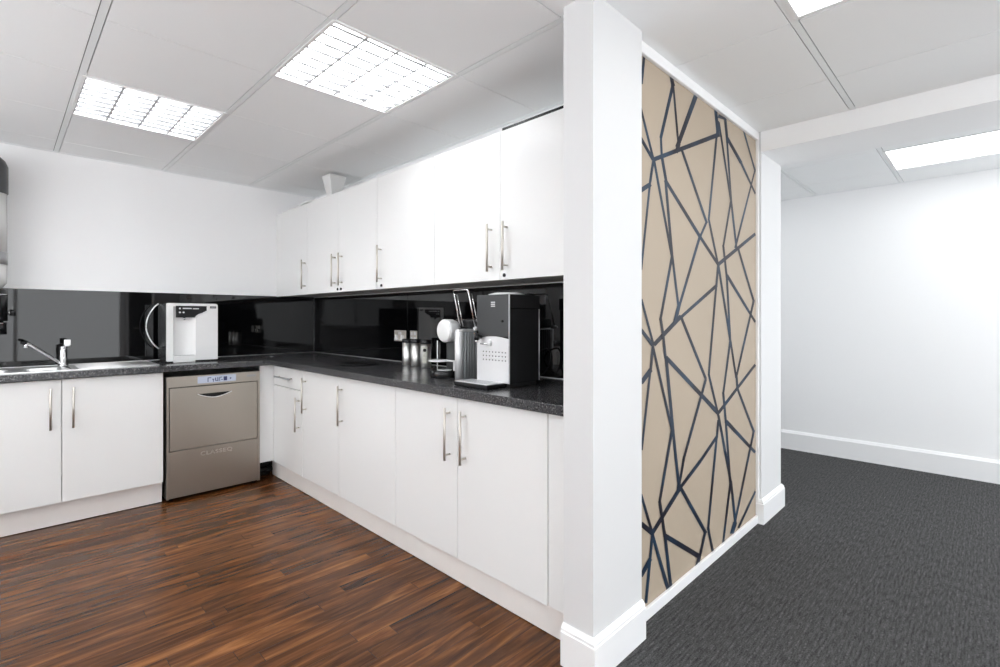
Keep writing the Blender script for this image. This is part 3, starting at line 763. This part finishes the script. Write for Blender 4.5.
# ------------------------------------------------------------------ tall bean dispenser on the left
t = thing('bean_dispenser', (-.056, 4.25, 1.0), 'tall wall-mounted dispenser with dark lid, clear canister and black base at the left edge', 'dispenser')
c = (-.056, 4.25, 0); R = .088
mb = MB(); mb.lathe(c, [(R, 1.966), (R+.003, 1.97), (R+.003, 2.13), (R-.01, 2.165), (R-.04, 2.195), (.03, 2.215), (0, 2.218)], M['anthracite']); mb.build('lid', t)
mb = MB(); mb.lathe(c, [(R-.002, 1.615), (R-.002, 1.9655)], M['clear']); mb.build('canister', t)
mb = MB(); mb.lathe(c, [(R+.001, 1.541), (R+.001, 1.6145)], M['greyp']); mb.build('collar', t)
mb = MB(); mb.lathe(c, [(.06, 1.395), (R-.004, 1.43), (R-.002, 1.5405)], M['clear']); mb.build('funnel', t)
mb = MB(); mb.lathe(c, [(R-.003, 1.20), (R, 1.203), (R, 1.39), (R-.01, 1.394)], M['black']); mb.lathe(c, [(R-.004, 1.12), (R-.004, 1.18)], M['black']); mb.cyl((c[0], 4.25, 1.18), (c[0], 4.25, 1.2), .07, M['black']); mb.cyl((c[0], 4.25, 1.02), (c[0], 4.25, 1.12), .05, M['black']); mb.build('base', t)
mb = MB(); mb.lathe(c, [(R+.001, 1.355), (R+.001, 1.362)], M['chrome']); mb.build('chrome_ring', t)
mb = MB(); mb.lathe(c, [(R-.002, 1.184), (R-.002, 1.190)], M['chrome']); mb.build('chrome_ring', t)
mb = MB(); mb.cyl((c[0]+R, 4.25, 1.252), (c[0]+R+.012, 4.25, 1.252), .01, M['chrome'], n=18); mb.cyl((c[0]+R+.010, 4.25, 1.252), (c[0]+R+.034, 4.25, 1.252), .019, M['black'], n=22); mb.build('knob', t)
mb = MB(); mb.box(c[0]-.02, c[0]+.02, 4.335, 4.41, 1.25, 1.33, M['black']); mb.build('bracket', t)
mb = MB(); mb.box(c[0]-.02, c[0]+.02, 4.335, 4.419, 1.66, 1.72, M['greyp']); mb.build('bracket', t)

# ------------------------------------------------------------------ right worktop items
zb = WT
# big coffee machine
fx, y0, y1, bx = 1.600, 1.535, 1.745, 1.806
t = thing('coffee_machine', (1.72, 1.64, WT), 'tall dark grey coffee machine with perforated silver front, nearest the pillar', 'coffee machine')
mb = MB(); mb.box(fx+.004, bx, y0, y1, zb+.018, 1.262, M['anthraside'], .002)
mb.box(fx+.004, bx+.010, y0, y1, 1.264, 1.327, M['anthraside'], .003); mb.build('body', t)
mb = MB(); mb.tube([(bx+.001, y0-.001, zb+.02), (bx+.001, y0-.001, 1.262)], .0022, M['silverp'], 8)
mb.box(fx+.0, fx+.006, y0-.001, y0+.003, zb+.018, 1.326, M['silverp'], .001); mb.build('edge_trim', t)
mb = MB(); mb.box(fx+.015, bx-.01, y0+.008, y1-.008, zb+.001, zb+.018, M['blackmatt']); mb.build('base', t)
mb = MB(); mb.box(fx-.002, fx+.004, y0+.003, y1, 1.135, 1.327, M['anthracite'], .0015); ud = mb.build('upper_door', t)
mb = MB(); mb.box(fx-.003, fx-.002, 1.622, 1.648, 1.290, 1.2945, M['silverp']); mb.box(fx-.003, fx-.002, 1.622, 1.648, 1.281, 1.2855, M['silverp']); mb.box(fx-.003, fx-.002, 1.622, 1.648, 1.272, 1.2765, M['silverp']); mb.build('emblem', ud)
mb = MB(); mb.cyl((fx-.002, 1.572, 1.205), (fx-.006, 1.572, 1.205), .006, M['black'], n=14); mb.build('lock', ud)
mb = MB()
# lower silver front with an arched upper edge
n = 12; top = [(y0+.003+(y1-y0-.003)*k/n, 1.124+.011*math.sin(PI*k/n)) for k in range(n+1)]
mb.prism([(y0+.003, zb+.02), (y1, zb+.02)]+top[::-1], fx-.001, fx+.005, M['ltsteel'], 'X')
fp = mb.build('front_panel', t)
mb = MB()
for r in range(3):
    for k in range(8):
        y = 1.555+.0208*k; z = 1.026+.0185*r
        mb.cyl((fx-.0012, y, z), (fx-.002, y, z), .003, M['black'], n=10)
mb.build('perforations', fp)
mb = MB(); mb.tube([(fx, 1.742, 1.155), (fx-.02, 1.735, 1.150), (fx-.03, 1.72, 1.140)], .007, M['black'], 10)
mb.cyl((fx-.03, 1.715, 1.143), (fx-.03, 1.715, 1.118), .013, M['black'], n=18); mb.cyl((fx-.03, 1.715, 1.118), (fx-.03, 1.715, 1.105), .009, M['chrome'], n=18)
mb.cyl((fx, 1.715, 1.13), (fx-.03, 1.715, 1.13), .008, M['black'], n=14); mb.build('milk_nozzle', t)
mb = MB(); mb.lathe((fx, 1.655, 1.105), [(.015, 0), (.014, .012), (.008, .016), (0, .017)], M['silverp'], 24, 'X'); mb.tube([(fx-.012, 1.66, 1.1), (fx-.02, 1.70, 1.1)], .004, M['chrome'], 8); mb.build('coffee_spout', t)
mb = MB(); mb.box(1.487, fx+.014, 1.560, 1.785, zb+.001, zb+.020, M['black'], .005); dt = mb.build('drip_tray', t)
mb = MB(); mb.box(1.493, fx-.002, 1.566, 1.779, zb+.020, zb+.0235, M['ltsteel'], .001)
for k in range(13): mb.box(1.503, fx-.012, 1.576+.0155*k, 1.582+.0155*k, zb+.0232, zb+.0242, M['greyp'])
mb.build('tray_grid', dt)
mb = MB(); mb.lathe((1.695, 1.64, 1.3275), [(.085, 0), (.088, .004), (.06, .011), (0, .013)], M['silverp']); mb.build('top_dish', t)
mb = MB(); mb.lathe((1.775, 1.575, 1.3275), [(.032, 0), (.034, .007), (.02, .011), (0, .011)], M['black'], 24); mb.build('top_cap', t)

# capsule machine
t = thing('capsule_coffee_machine', (1.74, 1.98, WT), 'capsule coffee machine with round white head and raised wire lever, between canisters and big machine', 'coffee machine')
mb = MB(); mb.lathe((1.665, 2.075, zb+.001), [(.072, 0), (.075, .004), (.075, .030), (.070, .036), (0, .036)], M['black']); mb.build('base', t)
mb = MB(); mb.lathe((1.665, 2.075, zb+.037), [(.040, 0), (.040, .003), (0, .003)], M['silverp']); mb.build('drip_grid', t)
mb = MB(); mb.lathe((1.64, 2.095, .988), [(.050, 0), (.054, .004), (.050, .009), (0, .009)], M['silverp'])
mb.box(1.66, 1.674, 1.985, 2.08, .990, .998, M['silverp'], .001); mb.box(1.662, 1.676, 1.985, 1.999, .943, .998, M['silverp'], .002); mb.build('cup_stand', t)
mb = MB(); mb.box(1.70, 1.95, 1.975, 2.105, zb+.001, 1.165, M['anthracite'], .008); mb.box(1.72, 1.93, 1.87, 2.06, 1.160, 1.215, M['black'], .012); mb.build('body', t)
mb = MB(); mb.lathe((1.655, 2.062, 1.152), [(.052, -.075), (.060, -.05), (.061, -.002), (.058, .002), (.0, .002)], M['silverp'], 44, 'X')
hd = mb.build('head', t)
mb = MB(); mb.lathe((1.652, 2.062, 1.152), [(.056, 0), (.056, .003), (.050, .007), (0, .009)], M['whitep'], 44, 'X'); mb.build('head_cover', hd)
mb = MB(); mb.cyl((1.652, 2.118, 1.098), (1.652, 2.118, zb+.04), .0026, M['whitep'], n=12); mb.build('rod', t)
# ribbed side tank with rounded silver front column
mb = MB(); mb.cyl((1.655, 1.942, zb+.001), (1.655, 1.942, 1.150), .022, M['silverp'], n=28); mb.lathe((1.655, 1.942, 1.150), [(.022, 0), (.019, .007), (.010, .012), (0, .013)], M['silverp'], 28)
mb.box(1.655, 1.80, 1.9205, 1.962, 1.148, 1.162, M['silverp'], .003); mb.build('front_column', t)
mb = MB(); mb.box(1.676, 1.80, 1.924, 1.960, zb+.001, 1.148, M['greyp'])
for k in range(7): mb.cyl((1.682+.0185*k, 1.9235, zb+.004), (1.682+.0185*k, 1.9235, 1.147), .0055, M['greyp'], n=10)
mb.build('ribbed_tank', t)
mb = MB(); L1 = (1.70, 1.985, 1.175); L2 = (1.70, 2.045, 1.365); R1 = (1.70, 1.865, 1.165); R2 = (1.70, 1.930, 1.363)
mb.tube([L1, (1.70, 2.036, 1.345), (1.70, 2.041, 1.358), (1.70, 2.033, 1.366), (1.70, 1.94, 1.366), (1.70, 1.925, 1.36), (1.70, 1.918, 1.345), R1], .0042, M['chrome'], 10)
mb.tube([(1.715, 1.98, 1.175), (1.715, 2.030, 1.345)], .0028, M['chrome'], 8); mb.tube([(1.715, 1.86, 1.170), (1.715, 1.913, 1.345)], .0028, M['chrome'], 8)
mb.cyl((1.69, 1.865, 1.165), (1.73, 1.865, 1.165), .009, M['silverp'], n=16); mb.build('wire_lever', t)

# canisters
def canister(x, y, label, lab=False):
    t = thing('steel_canister', (x, y, WT), label, 'canister', 'steel canisters on the right worktop')
    mb = MB(); mb.lathe((x, y, zb+.001), [(.031, 0), (.033, .002), (.033, .150), (0, .150)], M['canister']); b = mb.build('body', t)
    mb = MB(); mb.lathe((x, y, zb+.151), [(.034, 0), (.035, .003), (.035, .020), (.031, .025), (0, .026)], M['black']); mb.build('lid', t)
    if lab:
        b2 = bmesh.new(); n = 12; r = .0336; A = []; B = []
        for k in range(n+1):
            a = math.radians(195+55*k/n); A.append(b2.verts.new((x+r*math.cos(a), y+r*math.sin(a), zb+.03))); B.append(b2.verts.new((x+r*math.cos(a), y+r*math.sin(a), zb+.135)))
        for k in range(n): b2.faces.new((A[k], A[k+1], B[k+1], B[k])).smooth = True
        mb = MB(); mb.add(b2, M['label']); lb = mb.build('label', b, 'pale green printed label')
        a = math.radians(222); px, py = x+.0338*math.cos(a), y+.0338*math.sin(a); d = Vector((math.cos(a), math.sin(a), 0))
        mb = MB(); mb.cyl((px, py, zb+.112), (px+d.x*.0006, py+d.y*.0006, zb+.112), .011, M['black'], n=18); mb.build('emblem', lb)
canister(1.900, 2.757, 'steel canister with black lid, furthest from the coffee machines')
canister(1.900, 2.660, 'plain steel canister with black lid, middle of the three')
canister(1.893, 2.545, 'steel canister with black lid and pale printed label, nearest the capsule machine', True)

# round dark tray
mb = MB(); mb.lathe((1.70, 3.03, zb+.001), [(.10, 0), (.125, .003), (.130, .009), (.126, .009), (.118, .004), (0, .004)], M['black'], 48)
mb.build('round_tray', label='low round black tray lying on the worktop left of the canisters', cat='tray')
# sockets
def socket(y0, y1, z0, z1, label, kind):
    X = 2.021
    mb = MB(); mb.box(X-.004, X, y0, y1, z0, z1, M['nickel'], .0015)
    t = mb.build('wall_socket', label=label, cat='socket')
    cy = (y0+y1)/2; w = y1-y0
    if kind == 'plugs':
        for k in (-1, 1):
            y = cy+k*w*.24; mb = MB(); mb.prism([(y-.018, z0+.008), (y+.018, z0+.008), (y+.008, z0+.046), (y-.008, z0+.046)], X-.02, X-.0042, M['whitep'], 'X', .002); mb.build('plug', t)
        for k in (-.35, .35):
            mb = MB(); mb.box(X-.0075, X-.004, cy+k*.03-.006, cy+k*.03+.006, z1-.03, z1-.012, M['silverp'], .001); mb.build('switch', t)
    else:
        for a in (-1, 1):
            for b in (-1, 1):
                mb = MB(); mb.box(X-.0075, X-.004, cy+a*.019-.011, cy+a*.019+.011, (z0+z1)/2+b*.018-.011, (z0+z1)/2+b*.018+.011, M['silverp'], .001); mb.build('switch', t)
socket(2.945, 3.09, 1.052, 1.130, 'wide brushed metal wall socket with two white plugs on the black splashback', 'plugs')
socket(2.812, 2.895, 1.055, 1.130, 'small brushed metal plate of four switches beside the double socket', 'grid')
# cable behind the coffee machine
mb = MB()
raw = [(1.90, 1.70, .915), (1.93, 1.66, .912), (1.975, 1.685, .945), (1.98, 1.715, .99), (1.98, 1.70, 1.03), (1.98, 1.655, 1.055), (1.98, 1.62, 1.058), (1.98, 1.603, 1.03), (1.975, 1.612, .975), (1.965, 1.645, .93), (1.95, 1.70, .913), (1.93, 1.78, .912)]
pts = []
for i in range(len(raw)-1):
    p0 = Vector(raw[max(i-1, 0)]); p1 = Vector(raw[i]); p2 = Vector(raw[i+1]); p3 = Vector(raw[min(i+2, len(raw)-1)])
    for k in range(5):
        u = k/5; pts.append(.5*((2*p1)+(-p0+p2)*u+(2*p0-5*p1+4*p2-p3)*u*u+(-p0+3*p1-3*p2+p3)*u**3))
pts.append(Vector(raw[-1])); mb.tube(pts, .0045, M['black'], 10)
mb.build('power_cable', label='black power cable looped behind the big coffee machine', cat='cable')

# ------------------------------------------------------------------ things on top of the wall cabinets
def frustum(mb, cx, cy, z0, z1, a, b, m, th=.003):
    b2 = bmesh.new(); R = []
    for h, z in ((a, z0), (b, z1), (b-th, z1), (a-th, z0+th)):
        R.append([b2.verts.new((cx+sx*h, cy+sy*h, z)) for sx, sy in ((-1, -1), (1, -1), (1, 1), (-1, 1))])
    for A, B in zip(R, R[1:]):
        for k in range(4): b2.faces.new((A[k], A[(k+1) % 4], B[(k+1) % 4], B[k]))
    b2.faces.new(R[0][::-1]); b2.faces.new(R[-1]); bmesh.ops.recalc_face_normals(b2, faces=b2.faces[:]); mb.add(b2, m)
mb = MB(); frustum(mb, 1.80, 3.585, U1-.003, 2.300, .030, .066, M['paper'])
mb.build('flared_box', label='white flared open box standing on the wall cabinets', cat='box')
mb = MB()
def sheet(y0, y1, x0, x1, zf, th):
    b2 = bmesh.new(); n = 18; T = []
    for k in range(n+1):
        y = y0+(y1-y0)*k/n; z = zf(k/n); T.append([b2.verts.new(p) for p in ((x0, y, z), (x1, y, z+.004), (x1, y, z+.004+th), (x0, y, z+th))])
    for A, B in zip(T, T[1:]):
        for k in range(4): b2.faces.new((A[k], A[(k+1) % 4], B[(k+1) % 4], B[k])).smooth = False
    b2.faces.new(T[0][::-1]); b2.faces.new(T[-1]); bmesh.ops.recalc_face_normals(b2, faces=b2.faces[:]); mb.add(b2, M['paper'])
sheet(3.70, 4.08, 1.72, 1.86, lambda u: U1+.008+.012*math.sin(PI*min(1, u*1.1))+.012*u, .012)
sheet(3.71, 4.12, 1.74, 1.90, lambda u: U1-.003+.004*u, .010)
mb.build('folded_paper_bag', label='white folded paper bag lying on the wall cabinet in the far corner', cat='bag')
mb = MB(); sheet(2.80, 3.28, 1.72, 1.84, lambda u: U1-.003+.014*math.sin(PI*u)*u, .010)
mb.build('paper_sheet', label='flat white card lying on the wall cabinets right of the flared box', cat='paper')

# ------------------------------------------------------------------ camera and render look
cam = bpy.data.cameras.new('camera'); co = bpy.data.objects.new('camera', cam); COL.objects.link(co)
cam.sensor_fit = 'HORIZONTAL'; cam.sensor_width = 36; cam.lens = 496.0*36/1000
cam.shift_x = -.001; cam.shift_y = -.0160
co.location = (0, 0, 1.222); co.rotation_euler = (PI/2, 0, math.radians(44.733-90)); cam.clip_start = .02
SC.camera = co
w = bpy.data.worlds.new('world'); w.use_nodes = True; SC.world = w
w.node_tree.nodes['Background'].inputs['Color'].default_value = (.9, .95, 1, 1); w.node_tree.nodes['Background'].inputs['Strength'].default_value = .3
SC.view_settings.view_transform = 'Standard'; SC.view_settings.look = 'None'; SC.view_settings.gamma = 1; SC.view_settings.use_curve_mapping = False
SC.view_settings.exposure = EXPOSURE
SC.cycles.use_denoising = True
try: SC.cycles.denoiser = 'OPENIMAGEDENOISE'
except Exception: pass
SC.cycles.max_bounces = 12; SC.cycles.diffuse_bounces = 8; SC.cycles.glossy_bounces = 6; SC.cycles.sample_clamp_indirect = 6
for o in bpy.data.objects:
    if '_w' in o: del o['_w']
